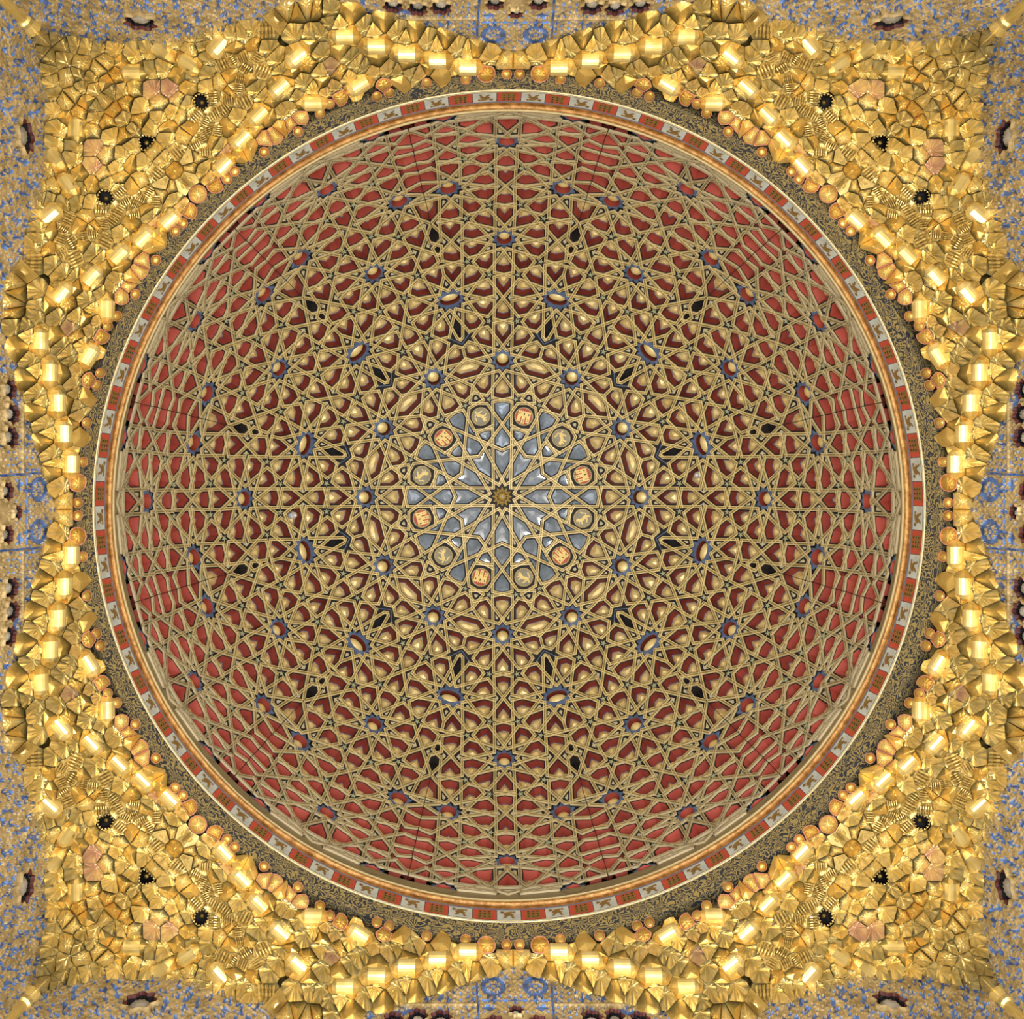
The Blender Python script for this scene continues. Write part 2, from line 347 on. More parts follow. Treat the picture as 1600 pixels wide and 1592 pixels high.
def stars(fr, P, kind):
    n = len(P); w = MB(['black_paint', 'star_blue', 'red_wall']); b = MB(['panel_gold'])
    A0 = inset(P, 0.012); c = cen(P)
    rad = [math.hypot(x - c[0], y - c[1]) for x, y in A0]
    w.ring(L(fr, A0, 0.010), L(fr, A0, 0.040), 0)
    rm = sum(rad) / n
    wx, wy = (0.60, 0.52) if kind != 'long' else (0.80, 0.44)
    hx, hy = rm * wx * 0.93, rm * wy * 0.93
    if kind != 'long': hx = hy = rm * 0.56
    N = 40; nt = 10 if kind != 'long' else 14
    sx, sy = (rm * .92, rm * .92) if kind != 'long' else (rm * 1.12, rm * .86)
    S = []; H = []; Bz = []
    for i in range(nt * 4):
        an = 2 * math.pi * i / (nt * 4); q = abs((i % 4) - 2) / 2.0      # 0 at valley, 1 at tip
        k = 0.74 + 0.30 * q if i % 4 != 2 else 0.74
        S.append((c[0] + sx * k * math.sin(an), c[1] + sy * k * math.cos(an))); H.append((c[0] + hx * math.sin(an), c[1] + hy * math.cos(an)))
    def ray(an):                               # outline of the cell met in direction an from its centre
        dx, dy = math.sin(an), math.cos(an); best = None
        for i in range(n):
            (x0, y0), (x1, y1) = A0[i], A0[(i + 1) % n]; ex, ey = x1 - x0, y1 - y0; den = dx * ey - dy * ex
            if abs(den) < 1e-12: continue
            q = ((x0 - c[0]) * ey - (y0 - c[1]) * ex) / den; u = ((x0 - c[0]) * dy - (y0 - c[1]) * dx) / den
            if q > 0 and -1e-6 <= u <= 1 + 1e-6 and (best is None or q > best): best = q
        return best or rm
    O = [(c[0] + ray(2 * math.pi * i / (nt * 4)) * math.sin(2 * math.pi * i / (nt * 4)), c[1] + ray(2 * math.pi * i / (nt * 4)) * math.cos(2 * math.pi * i / (nt * 4))) for i in range(nt * 4)]
    w.ring(L(fr, O, 0.040), L(fr, H, 0.040), 0)
    S1 = [(c[0] + (x - c[0]) * .9, c[1] + (y - c[1]) * .9) for x, y in S]
    w.ring(L(fr, S, 0.040), L(fr, S, 0.026), 1); w.ring(L(fr, S, 0.026), L(fr, H, 0.018), 1)
    w.ring(L(fr, H, 0.018), L(fr, H, 0.135), 2)
    w.fan(L(fr, H, 0.135), fr.at(c[0], c[1], 0.135), 0)
    prev = None
    for j, (k, z) in enumerate(((.86, .135), (.85, .115), (.72, .092), (.45, .077), (.2, .071))):
        R = [(c[0] + (x - c[0]) * k, c[1] + (y - c[1]) * k) for x, y in H]; Lr = L(fr, R, z)
        if prev: b.ring(prev, Lr, 0, True)
        prev = Lr
    b.fan(prev, fr.at(c[0], c[1], .069), 0, True)
    return w, b
def poly(mb, fr, pts, dr, m):                 # flat filled outline with a thin edge
    c = (sum(p[0] for p in pts) / len(pts), sum(p[1] for p in pts) / len(pts))
    mb.ring(L(fr, pts, dr + .004), L(fr, pts, dr), m)
    k = len(mb.v); mb.add(L(fr, pts, dr), [tuple(range(len(pts)))], m)
def rect(x0, y0, x1, y1): return [(x0, y0), (x1, y0), (x1, y1), (x0, y1)]
def medallion(fr, P, castle):
    c = cen(P); w = MB(['black_paint', 'bead_white', 'castle_red' if castle else 'lion_grey', 'lath_groove'])
    A0 = inset(P, 0.012); w.fan(L(fr, A0, 0.012), fr.at(c[0], c[1], 0.012))
    N = 32; R = 0.150; circ = lambda r: [(c[0] + r * math.sin(2 * math.pi * i / N), c[1] + r * math.cos(2 * math.pi * i / N)) for i in range(N)]
    w.ring(L(fr, circ(R), .012), L(fr, circ(R), .004), 3); w.ring(L(fr, circ(R), .004), L(fr, circ(R * .86), .004), 3)
    w.ring(L(fr, circ(R * .86), .004), L(fr, circ(R * .85), .008), 2); w.fan(L(fr, circ(R * .85), .008), fr.at(c[0], c[1], .007), 2)
    for i in range(N):
        a = 2 * math.pi * (i + .5) / N; x, y = c[0] + R * .93 * math.sin(a), c[1] + R * .93 * math.cos(a)
        q = [(x + .006 * math.cos(t), y + .006 * math.sin(t)) for t in (0, 1.05, 2.09, 3.14, 4.19, 5.24)]
        w.ring(L(fr, q, .004), L(fr, [(x + (u - x) * .7, y + (v - y) * .7) for u, v in q], -.001), 1)
        w.add(L(fr, [(x + (u - x) * .7, y + (v - y) * .7) for u, v in q], -.001), [tuple(range(6))], 1)
    e = MB(['castle_yellow', 'black_paint', 'castle_red'])
    X = lambda p: [(c[0] + x, c[1] + y) for x, y in p]
    if castle:                                 # the wall stands outward, three towers point to the apex
        poly(e, fr, X(rect(-.098, -.005, .098, .078)), .003, 0)
        for i in range(7): poly(e, fr, X(rect(-.098 + i * .030, .078, -.082 + i * .030, .088)), .003, 0)
        for cx, h in ((-.072, -.085), (0, -.112), (.072, -.085)):
            poly(e, fr, X(rect(cx - .026, h, cx + .026, -.005)), .003, 0)
            for k in (-1, 0, 1): poly(e, fr, X(rect(cx + k * .019 - .006, h - .010, cx + k * .019 + .006, h)), .003, 0)
            for k, yy in ((0, h + .025), (0, h + .055)): poly(e, fr, X(rect(cx - .006, yy - .007, cx + .006, yy + .007)), .001, 1)
            poly(e, fr, X(rect(cx - .007, .025, cx + .007, .058)), .001, 1)
    else:                                      # rampant lion: body, head, legs and curled tail
        def blob(P): poly(e, fr, X([(x * .0105, y * .0105) for x, y in P]), .003, 0)
        blob([(-6, 3), (-4.5, 0.5), (-1, -.5), (2, -3.5), (4.5, -4), (5, -1), (3, 2), (0, 4), (-3.5, 6), (-6, 5.5)])                    # trunk
        blob([(2, -3.5), (1.5, -6), (3, -8.5), (5.5, -9), (7.5, -7.8), (6.6, -6.8), (7.2, -5.8), (5.8, -5.2), (5.5, -3)])              # head and mane
        blob([(3.5, -3), (6.5, -4.5), (9, -4), (9.6, -2.6), (8.4, -2.6), (6.5, -2.8), (4.2, -1)]); blob([(4, -1), (7, -.6), (8.8, 1), (9, 2.6), (7.6, 2.4), (6.2, 1), (3.4, 1.2)])   # fore legs
        blob([(-3.6, 6), (-1, 4.2), (.8, 6), (3.6, 6.4), (4.6, 8), (2.8, 8.4), (-.4, 7.8), (-2.4, 7.4)]); blob([(-6, 4), (-3.6, 6), (-5, 8.2), (-3.4, 9.6), (-5.4, 10), (-7.4, 8.6)])    # hind legs
        blob([(-6, 4.4), (-8.4, 3), (-9.4, 0), (-8.2, -2.6), (-8.9, -5), (-7.2, -6.6), (-6.8, -4.8), (-6.6, -2.2), (-8, .4), (-7.2, 2.2), (-5.4, 3.2)])                               # tail
        q = [(c[0] + .0105 * (4.9 + .45 * math.cos(t)), c[1] + .0105 * (-7.3 + .45 * math.sin(t))) for t in (0, 1.26, 2.5, 3.8, 5)]; poly(e, fr, q, .001, 1)
    return w, e
SEC = []                                      # faces of one 30 degree sector
for Fc in faces:
    n = len(Fc); g = cen(Fc); t, a = unideal(*g); az = (a / D) % 360
    if g[0] ** 2 + g[1] ** 2 < 400: apex_face = Fc; continue
    if -0.3 <= az - 360 or az < 29.7: SEC.append((Fc, g, t, az if az < 359 else az - 360))
STC = ((27.3, 0, 'star'), (41.4, 15, 'long'), (54.2, 0, 'star'), (66.9, 10.1, 'star'), (66.9, 19.9, 'star'), (78.1, 0, 'star'), (88.6, 9.6, 'star'), (88.6, 20.4, 'star'))
KEEP = []
for Fc, g, t, az in SEC:
    rho = math.hypot(*g); fr = Frame(sph(g[0], g[1])); P = clean([fr.to(sph(x, y)) for x, y in Fc])
    if len(P) < 3: continue
    A = abs(parea(P)); imA = abs(parea([tuple(p) for p in Fc]))
    if A < 0.0025: KEEP.append((imA, 'tiny', fr, P, t, az)); continue
    near = lambda th, z, tol=2.2: abs(t / D - th) < tol and abs(az - z) * math.sin(t) < tol
    if max(math.hypot(*p) for p in Fc) > RIM - .5: KEEP.append((imA, 'tiny', fr, P, t, az)); continue
    sk = [kd for th, z, kd in STC if near(th, z, 1.6)]
    if sk and len(P) >= 10 and A > .07:
        KEEP.append((imA, sk[0], fr, P, t, az)); continue
    if near(33.1, 15, 1.2) and len(P) > 10: KEEP.append((imA, 'chevron', fr, P, t, az)); continue
    if (rho < 143 and A > .03 and len(P) < 9 or (near(14.2, 7.5, 1.3) or near(14.2, 22.5, 1.3) or near(12.7, 15, 1.3)) and A > .02) and not near(16.9, 15, 1.5): KEEP.append((imA, 'blue', fr, P, t, az)); continue
    if near(16.9, 15, 1.5) and A > .1: KEEP.append((imA, 'medal', fr, P, t, az)); continue
    if near(50.5, 15, 1.2) or near(53, 15, 1.2) or (near(34.9, 15, 1.0)) or (near(56.3, 15, 1.2)): KEEP.append((imA, 'hole', fr, P, t, az)); continue
    if len(P) in (9, 10, 11, 12) and A < .06: KEEP.append((imA, 'star5', fr, P, t, az)); continue
    if A < .040: KEEP.append((imA, 'inlay', fr, P, t, az)); continue
    KEEP.append((imA, 'blue' if rho < 143 else 'gold', fr, P, t, az))
KEEP.sort(key=lambda k: -k[0])
stuffw = MB(['black_paint', 'red_wall', 'blue_line', 'star_blue']); stuffb = MB(['panel_gold']); stuffi = MB(['black_paint', 'pale_green', 'cream'])
def remap(o, mats):                           # reindex o's materials into the list mats
    o.m = [mats.index(o.mats[i]) for i in o.m]; return o
cnt = dict(gold=0, inlay=0, star5=0)
for imA, kd, fr, P, t, az in KEEP:
    if kd in ('gold', 'blue'):
        w, b = coffer(fr, P, kd == 'blue')
        if kd == 'blue' or cnt['gold'] + 12 <= 300:
            cnt['gold'] += 12 if kd == 'gold' else 0; mw, mb_ = w.mesh('coffer'), b.mesh('gilded_boss')
            for k in range(12):
                o = obj('glazed_coffer' if kd == 'blue' else 'coffer', mw, dome, rz=k * 30 * D)
                c = obj('glazed_panel' if kd == 'blue' else 'gilded_boss', mb_, o)
        else:
            for k in range(12): R = Matrix.Rotation(k * 30 * D, 4, 'Z'); stuffw.merge(remap(w, stuffw.mats) if k == 0 else w, R); stuffb.merge(b, R)
    elif kd in ('star', 'long'):
        w, b = stars(fr, P, kd); mw, mb_ = w.mesh('star_rosette'), b.mesh('round_boss')
        for k in range(12): obj('round_boss' if kd == 'star' else 'oval_boss', mb_, obj('star_rosette', mw, dome, rz=k * 30 * D))
    elif kd == 'medal':
        for k in range(12):
            w, e = medallion(fr, P, k % 2 == 0)
            if k < 2: mem = globals().setdefault('MED', {}); mem[k] = (w.mesh('heraldic_medallion'), e.mesh('emblem'))
            o = obj('heraldic_medallion', MED[k % 2][0], dome, rz=k * 30 * D); o['label'] = ('red medallion with a golden castle of three towers' if k % 2 == 0 else 'grey medallion with a golden rampant lion') + ', ringed with white beads'
            obj('castle' if k % 2 == 0 else 'lion', MED[k % 2][1], o)
    elif kd == 'hole':
        w = MB(['black_paint', 'dark_shell', 'blue_line']); A0 = inset(P, .012); A1 = inset(P, LW / 2 + .004)
        w.ring(L(fr, A0, .012), L(fr, A1, .012), 0); w.ring(L(fr, A1, .012), L(fr, A1, .16), 1); c = cen(A1); w.fan(L(fr, A1, .16), fr.at(c[0], c[1], .16), 0)
        mw = w.mesh('vent_opening')
        if abs(t / D - 34.9) < 1.5:           # blue V shaped fillet between the two little stars
            pass
        for k in range(12): obj('vent_opening', mw, dome, rz=k * 30 * D)
    elif kd == 'chevron':                     # dark angled channel with a blue fillet and two little stars
        w = MB(['black_paint', 'star_blue', 'pale_green']); c = cen(P); w.fan(L(fr, inset(P, .012), .014), fr.at(c[0], c[1], .014))
        A = [(-.145, .040), (0, -.095), (.145, .040)]
        for (x0, y0), (x1, y1) in zip(A, A[1:]):
            l = math.hypot(x1 - x0, y1 - y0); nx, ny = -(y1 - y0) / l * .008, (x1 - x0) / l * .008
            w.add(L(fr, [(x0 + nx, y0 + ny), (x0 - nx, y0 - ny), (x1 - nx, y1 - ny), (x1 + nx, y1 + ny)], .006), [(0, 1, 2, 3)], 1)
        for x in (-.150, .150):
            q = [(x + (.028 if i % 2 == 0 else .011) * math.sin(i * math.pi / 5), .055 + (.028 if i % 2 == 0 else .011) * math.cos(i * math.pi / 5)) for i in range(10)]
            w.fan(L(fr, q, .004), fr.at(x, .055, 0), 2)
        mw = w.mesh('blue_fillet')
        for k in range(12): obj('blue_fillet', mw, dome, rz=k * 30 * D)
    elif kd in ('inlay', 'star5'):
        w, b = inlay(fr, P, kd == 'star5'); s5 = kd == 'star5'
        if s5 and cnt['star5'] + 12 <= 300 or (not s5 and cnt['inlay'] + 12 <= 240):
            cnt[kd] += 12; mw, mb_ = w.mesh('inlay_field'), b.mesh('inlay')
            for k in range(12): obj('star_inlay' if s5 else 'diamond_inlay', mb_, obj('inlay_field', mw, dome, rz=k * 30 * D))
        else:
            w.mats = ['black_paint']; b.m = [0] * len(b.m)
            for k in range(12):
                R = Matrix.Rotation(k * 30 * D, 4, 'Z')
                if k == 0: remap(w, stuffi.mats); remap(b, stuffi.mats)
                stuffi.merge(w, R); stuffi.merge(b, R)
    else:
        w = MB(['black_paint']); c = cen(P); w.fan(L(fr, P, .012), fr.at(c[0], c[1], .012))
        for k in range(12): stuffi.merge(w, Matrix.Rotation(k * 30 * D, 4, 'Z'))
for nm, s in (('coffers', stuffw), ('gilded_bosses', stuffb), ('inlays', stuffi)):
    o = obj(nm, s, dome); o['kind'] = 'stuff'
# laths
def lath_mesh(mb, p, q, off):
    Lp = math.hypot(q[0] - p[0], q[1] - p[1]); n = max(1, int(Lp / (16 if max(math.hypot(*p), math.hypot(*q)) < 560 else 7))); pts = []
    ext = 1.6 / max(Lp, 1)
    for i in range(n + 1):
        s = i / n; s = -ext if i == 0 else (1 + ext if i == n else s)
        x, y = p[0] + (q[0] - p[0]) * s, p[1] + (q[1] - p[1]) * s
        r = math.hypot(x, y)
        if r > RIM: x, y = x * RIM / r, y * RIM / r
        pts.append(sph(x, y).normalized())
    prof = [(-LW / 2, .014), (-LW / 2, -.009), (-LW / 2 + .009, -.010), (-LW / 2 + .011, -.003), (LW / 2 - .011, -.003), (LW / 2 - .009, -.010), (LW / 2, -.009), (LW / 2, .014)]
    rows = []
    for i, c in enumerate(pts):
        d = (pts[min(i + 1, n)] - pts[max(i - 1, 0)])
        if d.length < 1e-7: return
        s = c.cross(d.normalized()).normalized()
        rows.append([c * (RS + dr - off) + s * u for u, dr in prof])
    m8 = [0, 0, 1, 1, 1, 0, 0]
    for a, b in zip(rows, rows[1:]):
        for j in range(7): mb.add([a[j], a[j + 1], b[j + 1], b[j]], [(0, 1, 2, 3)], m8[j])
lsec = []
for p, q in laths:
    if min(math.hypot(*p), math.hypot(*q)) > RIM * .9965: continue
    mx, my = (p[0] + q[0]) / 2, (p[1] + q[1]) / 2; lsec.append((math.hypot(p[0] - q[0], p[1] - q[1]), p, q))
orb = {}
for l, p, q in lsec:                           # group into rotation orbits of twelve
    mx, my = (p[0] + q[0]) / 2, (p[1] + q[1]) / 2; a = (math.atan2(mx, my) / D) % 360
    if a < 29.999: orb[(round(math.hypot(mx, my), 1), round(a, 1), round(l, 1))] = (l, p, q)
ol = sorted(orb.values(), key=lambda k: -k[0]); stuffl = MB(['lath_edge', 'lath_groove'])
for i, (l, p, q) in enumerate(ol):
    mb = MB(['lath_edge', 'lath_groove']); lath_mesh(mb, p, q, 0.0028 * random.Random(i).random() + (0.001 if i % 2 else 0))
    if i < 25:
        me = mb.mesh('lath')
        for k in range(12): obj('lath', me, dome, rz=k * 30 * D)
    else:
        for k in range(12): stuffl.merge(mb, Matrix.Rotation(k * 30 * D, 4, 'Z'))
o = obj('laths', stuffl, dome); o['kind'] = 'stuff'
# dark joints between the twelve gores
sm = MB(['black_paint']); fr0 = None; pr = None
for i in range(13):
    t = (55 + 33 * i / 12) * D; c = Vector((math.sin(t) * math.sin(15 * D), -math.sin(t) * math.cos(15 * D), math.cos(t))); s = Vector((math.cos(15 * D), math.sin(15 * D), 0))
    j = s * (0.004 * math.sin(i * 2.3)); r = [c * (RS - .014) - s * .004 + j, c * (RS - .014) + s * .004 + j, c * (RS + .012) + s * .004 + j, c * (RS + .012) - s * .004 + j]
    if pr: sm.ring(pr, r)
    pr = r
me = sm.mesh('gore_joint')
for k in range(12): obj('gore_joint', me, dome, rz=k * 30 * D)
# apex: gold flower boss with petals round a little grey bud
fl = MB(['gold_leaf', 'gold_dull', 'plaster_grey', 'black_paint']); fr = Frame(Vector((0, -1e-5, 1)))
fl.fan([Vector((.26 * math.sin(i * math.pi / 12), .26 * math.cos(i * math.pi / 12), RS + .012)) for i in range(24)], Vector((0, 0, RS + .012)), 3)
def petals(n, r0, r1, z0, z1, wd, ph, m):
    for i in range(n):
        a = 2 * math.pi * i / n + ph; d = Vector((math.sin(a), math.cos(a), 0)); s = Vector((math.cos(a), -math.sin(a), 0)); z = Vector((0, 0, 1))
        a0 = d * r0 + z * (RS + z0); tip = d * r1 + z * (RS + z1); mid = d * (r0 * .45 + r1 * .55); mz = z * (RS + (z0 + z1) / 2 - .012)
        fl.add([a0, mid + s * wd + z * (RS + (z0 + z1) / 2 + .006), tip, mid - s * wd + z * (RS + (z0 + z1) / 2 + .006), mid + mz, a0 + z * .03, tip + z * .02], [(0, 1, 4), (1, 2, 4), (2, 3, 4), (3, 0, 4), (0, 5, 1), (1, 5, 6), (1, 6, 2), (2, 6, 3), (3, 6, 5), (3, 5, 0)], m)
petals(12, .07, .165, -.02, .005, .020, 0, 0); petals(12, .06, .125, -.05, -.02, .017, .26, 0); petals(10, .035, .085, -.085, -.06, .015, 0, 1)
prev = None
for r, z in ((.06, -.02), (.062, -.06), (.045, -.10), (.030, -.115), (.022, -.095)):
    R = [Vector((r * math.sin(i * math.pi / 8), r * math.cos(i * math.pi / 8), RS + z)) for i in range(16)]
    if prev: fl.ring(prev, R, 0, True)
    prev = R
fl.fan(prev, Vector((0, 0, RS - .105)), 2, True)
ap = obj('rosette_pendant', fl, None, (C0[0], C0[1], HC)); tag(ap, 'small golden flower rosette with pointed petals hanging at the very centre of the dome', 'rosette')
for az in (9.6, 20.4):                         # half hidden stars at the rim
    t = 88.1 * D; fr = Frame(Vector((math.sin(t) * math.sin(az * D), -math.sin(t) * math.cos(az * D), math.cos(t)))); P = [(.17 * math.sin(i * math.pi / 10), .17 * math.cos(i * math.pi / 10)) for i in range(20)]
    w, b = stars(fr, P, 'star'); w = w.mesh('star_rosette'); b = b.mesh('round_boss')
    for k in range(12): obj('round_boss', b, obj('star_rosette', w, dome, rz=k * 30 * D))
rb = MB(['lath_groove']); prev = None
for t in (88.3, 89, 89.6, 90, 90.5):
    R = [Vector(((RS + .013) * math.sin(t * D) * math.sin(j * math.pi / 72), (RS + .013) * math.sin(t * D) * math.cos(j * math.pi / 72), (RS + .013) * math.cos(t * D))) for j in range(144)]
    if prev: rb.ring(prev, R)
    prev = R
obj('rim_board', rb, dome)
# unseen shell added behind everything to stop light leaking in
sh = MB(['dark_shell']); prev = None
for i in range(1, 13):
    t = i * 7.5 * D; R = [Vector((5.0 * math.sin(t) * math.sin(j * math.pi / 24), 5.0 * math.sin(t) * math.cos(j * math.pi / 24), 5.0 * math.cos(t))) for j in range(48)]
    if prev: sh.ring(prev, R)
    else: sh.fan(R, Vector((0, 0, 5.0)))
    prev = R
obj('light_leak_shell', sh, dome)
# two round white detectors
for (px, py), lb in (((1090, 742), 'small round white detector on the right part of the dome'), ((459, 805), 'small round white detector on the left part of the dome')):
    t = .5
    for _ in range(60):
        w_ = 1 + KK * math.cos(t); ux = (px - VX) * w_ - 38.5; uy = (py - VY) * w_ - 35.6; t = .5 * t + .5 * math.asin(min(1, math.hypot(ux, uy) / RE))
    n = Vector((math.sin(t) * ux / math.hypot(ux, uy), math.sin(t) * uy / math.hypot(ux, uy), math.cos(t))); fr = Frame(n); s = MB(['sensor_white', 'plaster_grey']); prev = None
    for r, z in ((.05, .09), (.052, .0), (.045, -.025), (.026, -.03), (.022, -.045), (.008, -.055)):
        R = [n * (RS + z) + fr.e1 * r * math.cos(i * math.pi / 8) + fr.e2 * r * math.sin(i * math.pi / 8) for i in range(16)]
        if prev: s.ring(prev, R, 1 if r == .026 else 0, False)
        prev = R
    s.fan(prev, n * (RS - .057)); o = obj('smoke_detector', s, None, (C0[0], C0[1], HC)); tag(o, lb, 'detector')

# ------------------------------------------------------------------ cornice rings under the dome
def lathe(name, prof, mats, mi, n=192, smooth=True, parent=None, c=None):
    mb = MB(mats); prev = None
    for j, (r, z) in enumerate(prof):
        R = [(r * math.sin(2 * math.pi * i / n), -r * math.cos(2 * math.pi * i / n), z) for i in range(n)]
        if prev: mb.ring(prev, R, mi[min(j - 1, len(mi) - 1)], smooth)
        prev = R
    return obj(name, mb, parent, c or (CR[0], CR[1], 0))
def arc(r, z, rad, a0, a1, n): return [(r + rad * math.cos((a0 + (a1 - a0) * i / n) * D), z + rad * math.sin((a0 + (a1 - a0) * i / n) * D)) for i in range(n + 1)]
# px radius = F*R/z
t1 = lathe('trim_1', [(4.98, 12.47), (4.60, 12.465), (4.595, 12.44), (4.588, 12.40), (4.595, 12.385)] + arc(4.622, 12.350, .030, 150, 330, 7) + [(4.650, 12.29), (4.640, 12.26), (4.643, 12.215)],
           ['dark_shell', 'mould_cream', 'mould_brown', 'ring_blue'], [0, 2, 1, 1, 1, 1, 2, 2, 2, 2, 2, 2, 2, 3, 3]); t1['kind'] = 'structure'; t1['label'] = 'gilded brown moulding at the foot of the dome'
RB0, ZB0, RB1, ZB1 = 4.638, 12.215, 4.655, 11.985
t2 = lathe('trim_2', [(4.66, 12.22), (4.668, 11.97)], ['ring_blue'], [0]); t2['kind'] = 'structure'
NP = 106
def band(a, v, off):                           # v 0 at the dome side, 1 at the outer side
    r = RB0 + (RB1 - RB0) * v - off; return (r * math.sin(a), -r * math.cos(a), ZB0 + (ZB1 - ZB0) * v)
pm = {}
da = 2 * math.pi / NP
def bpoly(mb, pts, off, m):
    mb.add([band((x - .5) * da, v, off) for x, v in pts], [tuple(range(len(pts)))], m)
def brect(mb, x0, v0, x1, v1, off, m): bpoly(mb, [(x0, v0), (x1, v0), (x1, v1), (x0, v1)], off, m)
for k in (0, 1):
    mb = MB(['castle_red', 'panel_white', 'black_paint']); A = [band(-.5 * da + .0008, 0, 0), band(.5 * da - .0008, 0, 0), band(.5 * da - .0008, 1, 0), band(-.5 * da + .0008, 1, 0)]
    B = [band(-.5 * da + .0008, 0, -.03), band(.5 * da - .0008, 0, -.03), band(.5 * da - .0008, 1, -.03), band(-.5 * da + .0008, 1, -.03)]
    mb.add(A, [(0, 1, 2, 3)], k); mb.ring(A, B, 2)
    e = MB(['panel_brown', 'black_paint'])
    if k == 0:
        for i in (0, 1, 2):
            x = .24 + i * .19; brect(e, x, .10, x + .13, .92, .004, 0)
            for j in (0, 1, 2): brect(e, x + .03, .18 + j * .25, x + .10, .28 + j * .25, .006, 1)
        brect(e, .22, .45, .78, .88, .0045, 0)
    else:
        for P in ([(.30, .20), (.45, .15), (.62, .25), (.74, .45), (.66, .62), (.50, .58), (.36, .66), (.28, .50), (.40, .42)], [(.62, .55), (.75, .80), (.64, .84), (.52, .62)], [(.34, .58), (.42, .64), (.36, .88), (.26, .85)], [(.66, .22), (.82, .12), (.86, .35), (.74, .36)], [(.22, .2), (.30, .14), (.33, .3), (.24, .36)]): bpoly(e, P, .004, 0)
    pm[k] = (mb.mesh('painted_panel'), e.mesh('emblem'))
for i in range(NP):
    o = obj('painted_panel', pm[i % 2][0], t2, rz=i * da); o['label'] = 'red painted panel with a brown castle' if i % 2 == 0 else 'pale grey painted panel with a brown lion'
    obj('castle' if i % 2 == 0 else 'lion', pm[i % 2][1], o)
t3 = lathe('trim_3', arc(4.668, 11.965, .017, 200, -20, 8), ['mould_cream'], [0]); t3['kind'] = 'structure'; t3['label'] = 'thin bright gold bead ring round the painted panels'
t4 = lathe('trim_4', [(4.675, 11.95), (4.70, 11.80), (4.73, 11.63), (4.95, 11.80)], ['arabesque_frieze'], [0]); t4['kind'] = 'structure'; t4['label'] = 'dark frieze painted with gold arabesques'

# ------------------------------------------------------------------ gilded muqarnas between the cornice and the square walls
BD = [(0, 722), (30, 728), (80, 742), (130, 764), (180, 780), (230, 795), (300, 812), (360, 802), (385, 778), (420, 763), (470, 755), (520, 740), (560, 732), (640, 731), (700, 742), (740, 754), (768, 768), (2000, 2000)]
def bd(x):
    for (x0, y0), (x1, y1) in zip(BD, BD[1:]):
        if x <= x1: return y0 + (y1 - y0) * (x - x0) / (x1 - x0)
def zbase(x, y):
    ax, ay = sorted((abs(x), abs(y))); rho = math.hypot(ax, ay); s = 760 / max(ay, 1)
    for _ in range(8): s = .5 * s + .5 * bd(s * ax) / ay
    t = min(1.0, max(0.0, (rho - 672) / max(20, s * rho - 672))); zb = F_PX * W / (s * ay)
    return 11.66 + (zb - 11.66) * t ** .9
def P3(x, y, dz=0.0):
    z = zbase(x, y) + dz; return (x * z / F_PX, y * z / F_PX, z)
BAR = '''732 104 0;684 92 0;635 81 0;587 68 0;537 52 0;561 131 -32;491 159 0;463 86 -40;437 135 -42;404 179 -45;378 217 -46;350 259 -46;208 113 0;296 100 35;340 70 -48;254 80 40'''
CEL = '''F 763 90;F 713 77;F 731 83;F 667 64;F 682 70;F 619 50;F 632 57;F 566 41;F 581 47;F 511 30;F 526 36;F 459 46;F 481 50;F 495 46;C 743 80;C 694 64;C 644 52;C 595 34;C 545 20;U 475 12;U 492 14;C 461 20;F 508 14;
U 793 103;L 761 116;l 793 117;l 729 125;F 656 118;C 672 108;C 684 116;l 668 131;F 640 112;F 607 109;F 620 114;C 637 103;F 568 105;F 580 112;C 588 92;L 602 136;C 624 126;l 609 146;l 590 152;F 556 100;F 543 88;C 532 80;F 517 104;
F 501 112;U 481 98;F 497 80;C 481 70;U 531 114;F 543 121;F 521 137;C 503 128;F 489 138;F 475 130;U 449 145;F 463 153;C 470 162;F 510 145;L 530 153;l 516 163;l 501 178;F 443 177;F 455 168;C 421 183;C 441 200;L 469 185;L 455 196;l 467 207;L 416 219;L 430 213;
C 392 231;l 414 239;L 398 232;F 431 92;F 443 106;F 400 139;F 413 150;F 374 183;F 387 195;F 344 227;F 357 238;F 318 267;F 331 278;C 450 112;C 421 157;C 396 203;C 370 243;L 338 289;l 356 281;l 368 269;L 309 306;
F 412 74;S 429 30;S 412 46;U 396 70;S 376 90;S 386 106;S 404 108;S 374 125;S 350 96;C 362 120;F 326 90;F 316 68;F 356 56;F 380 54;C 366 76;U 360 145;S 368 137;S 346 169;S 354 153;S 324 191;S 318 215;U 308 247;S 316 233;C 354 201;C 388 122;F 395 25;F 372 36;C 344 40;F 326 50;F 300 56;U 444 16;S 428 12;F 390 46;S 398 88;S 340 205;S 334 180;C 336 222;S 380 158;
F 114 66;F 134 71;F 153 75;U 128 100;U 153 108;U 183 118;F 206 87;F 234 78;F 176 78;F 234 110;F 254 105;F 274 64;U 296 76;F 314 60;F 337 50;F 324 135;C 294 136;F 266 140;F 236 140;U 211 140;F 188 143;F 141 122;U 198 161;F 216 166;U 251 161;U 279 156;F 292 163;
U 218 190;F 234 201;F 251 186;U 284 181;C 299 201;S 327 201;U 289 214;F 261 216;S 296 249;S 311 226;F 300 120;F 320 114;U 342 132;C 166 130;F 174 142;F 88 56;F 98 70;C 280 120;S 336 152;S 304 180;F 270 176;C 262 200;S 278 238;U 300 262;F 184 62;F 214 60;F 244 56;F 262 46;U 165 95;C 192 98;S 362 92
F 190 188;U 161 161;F 256 251;U 272 271;U 63 61;F 93 93;F 120 118;F 140 140;U 176 174;F 205 206;S 286 289;U 240 236'''
HOL = '315 160 9;230 222 9'
seeds = []                                     # (x, y, type) in pixels from the room axis, octant with y >= x >= 0
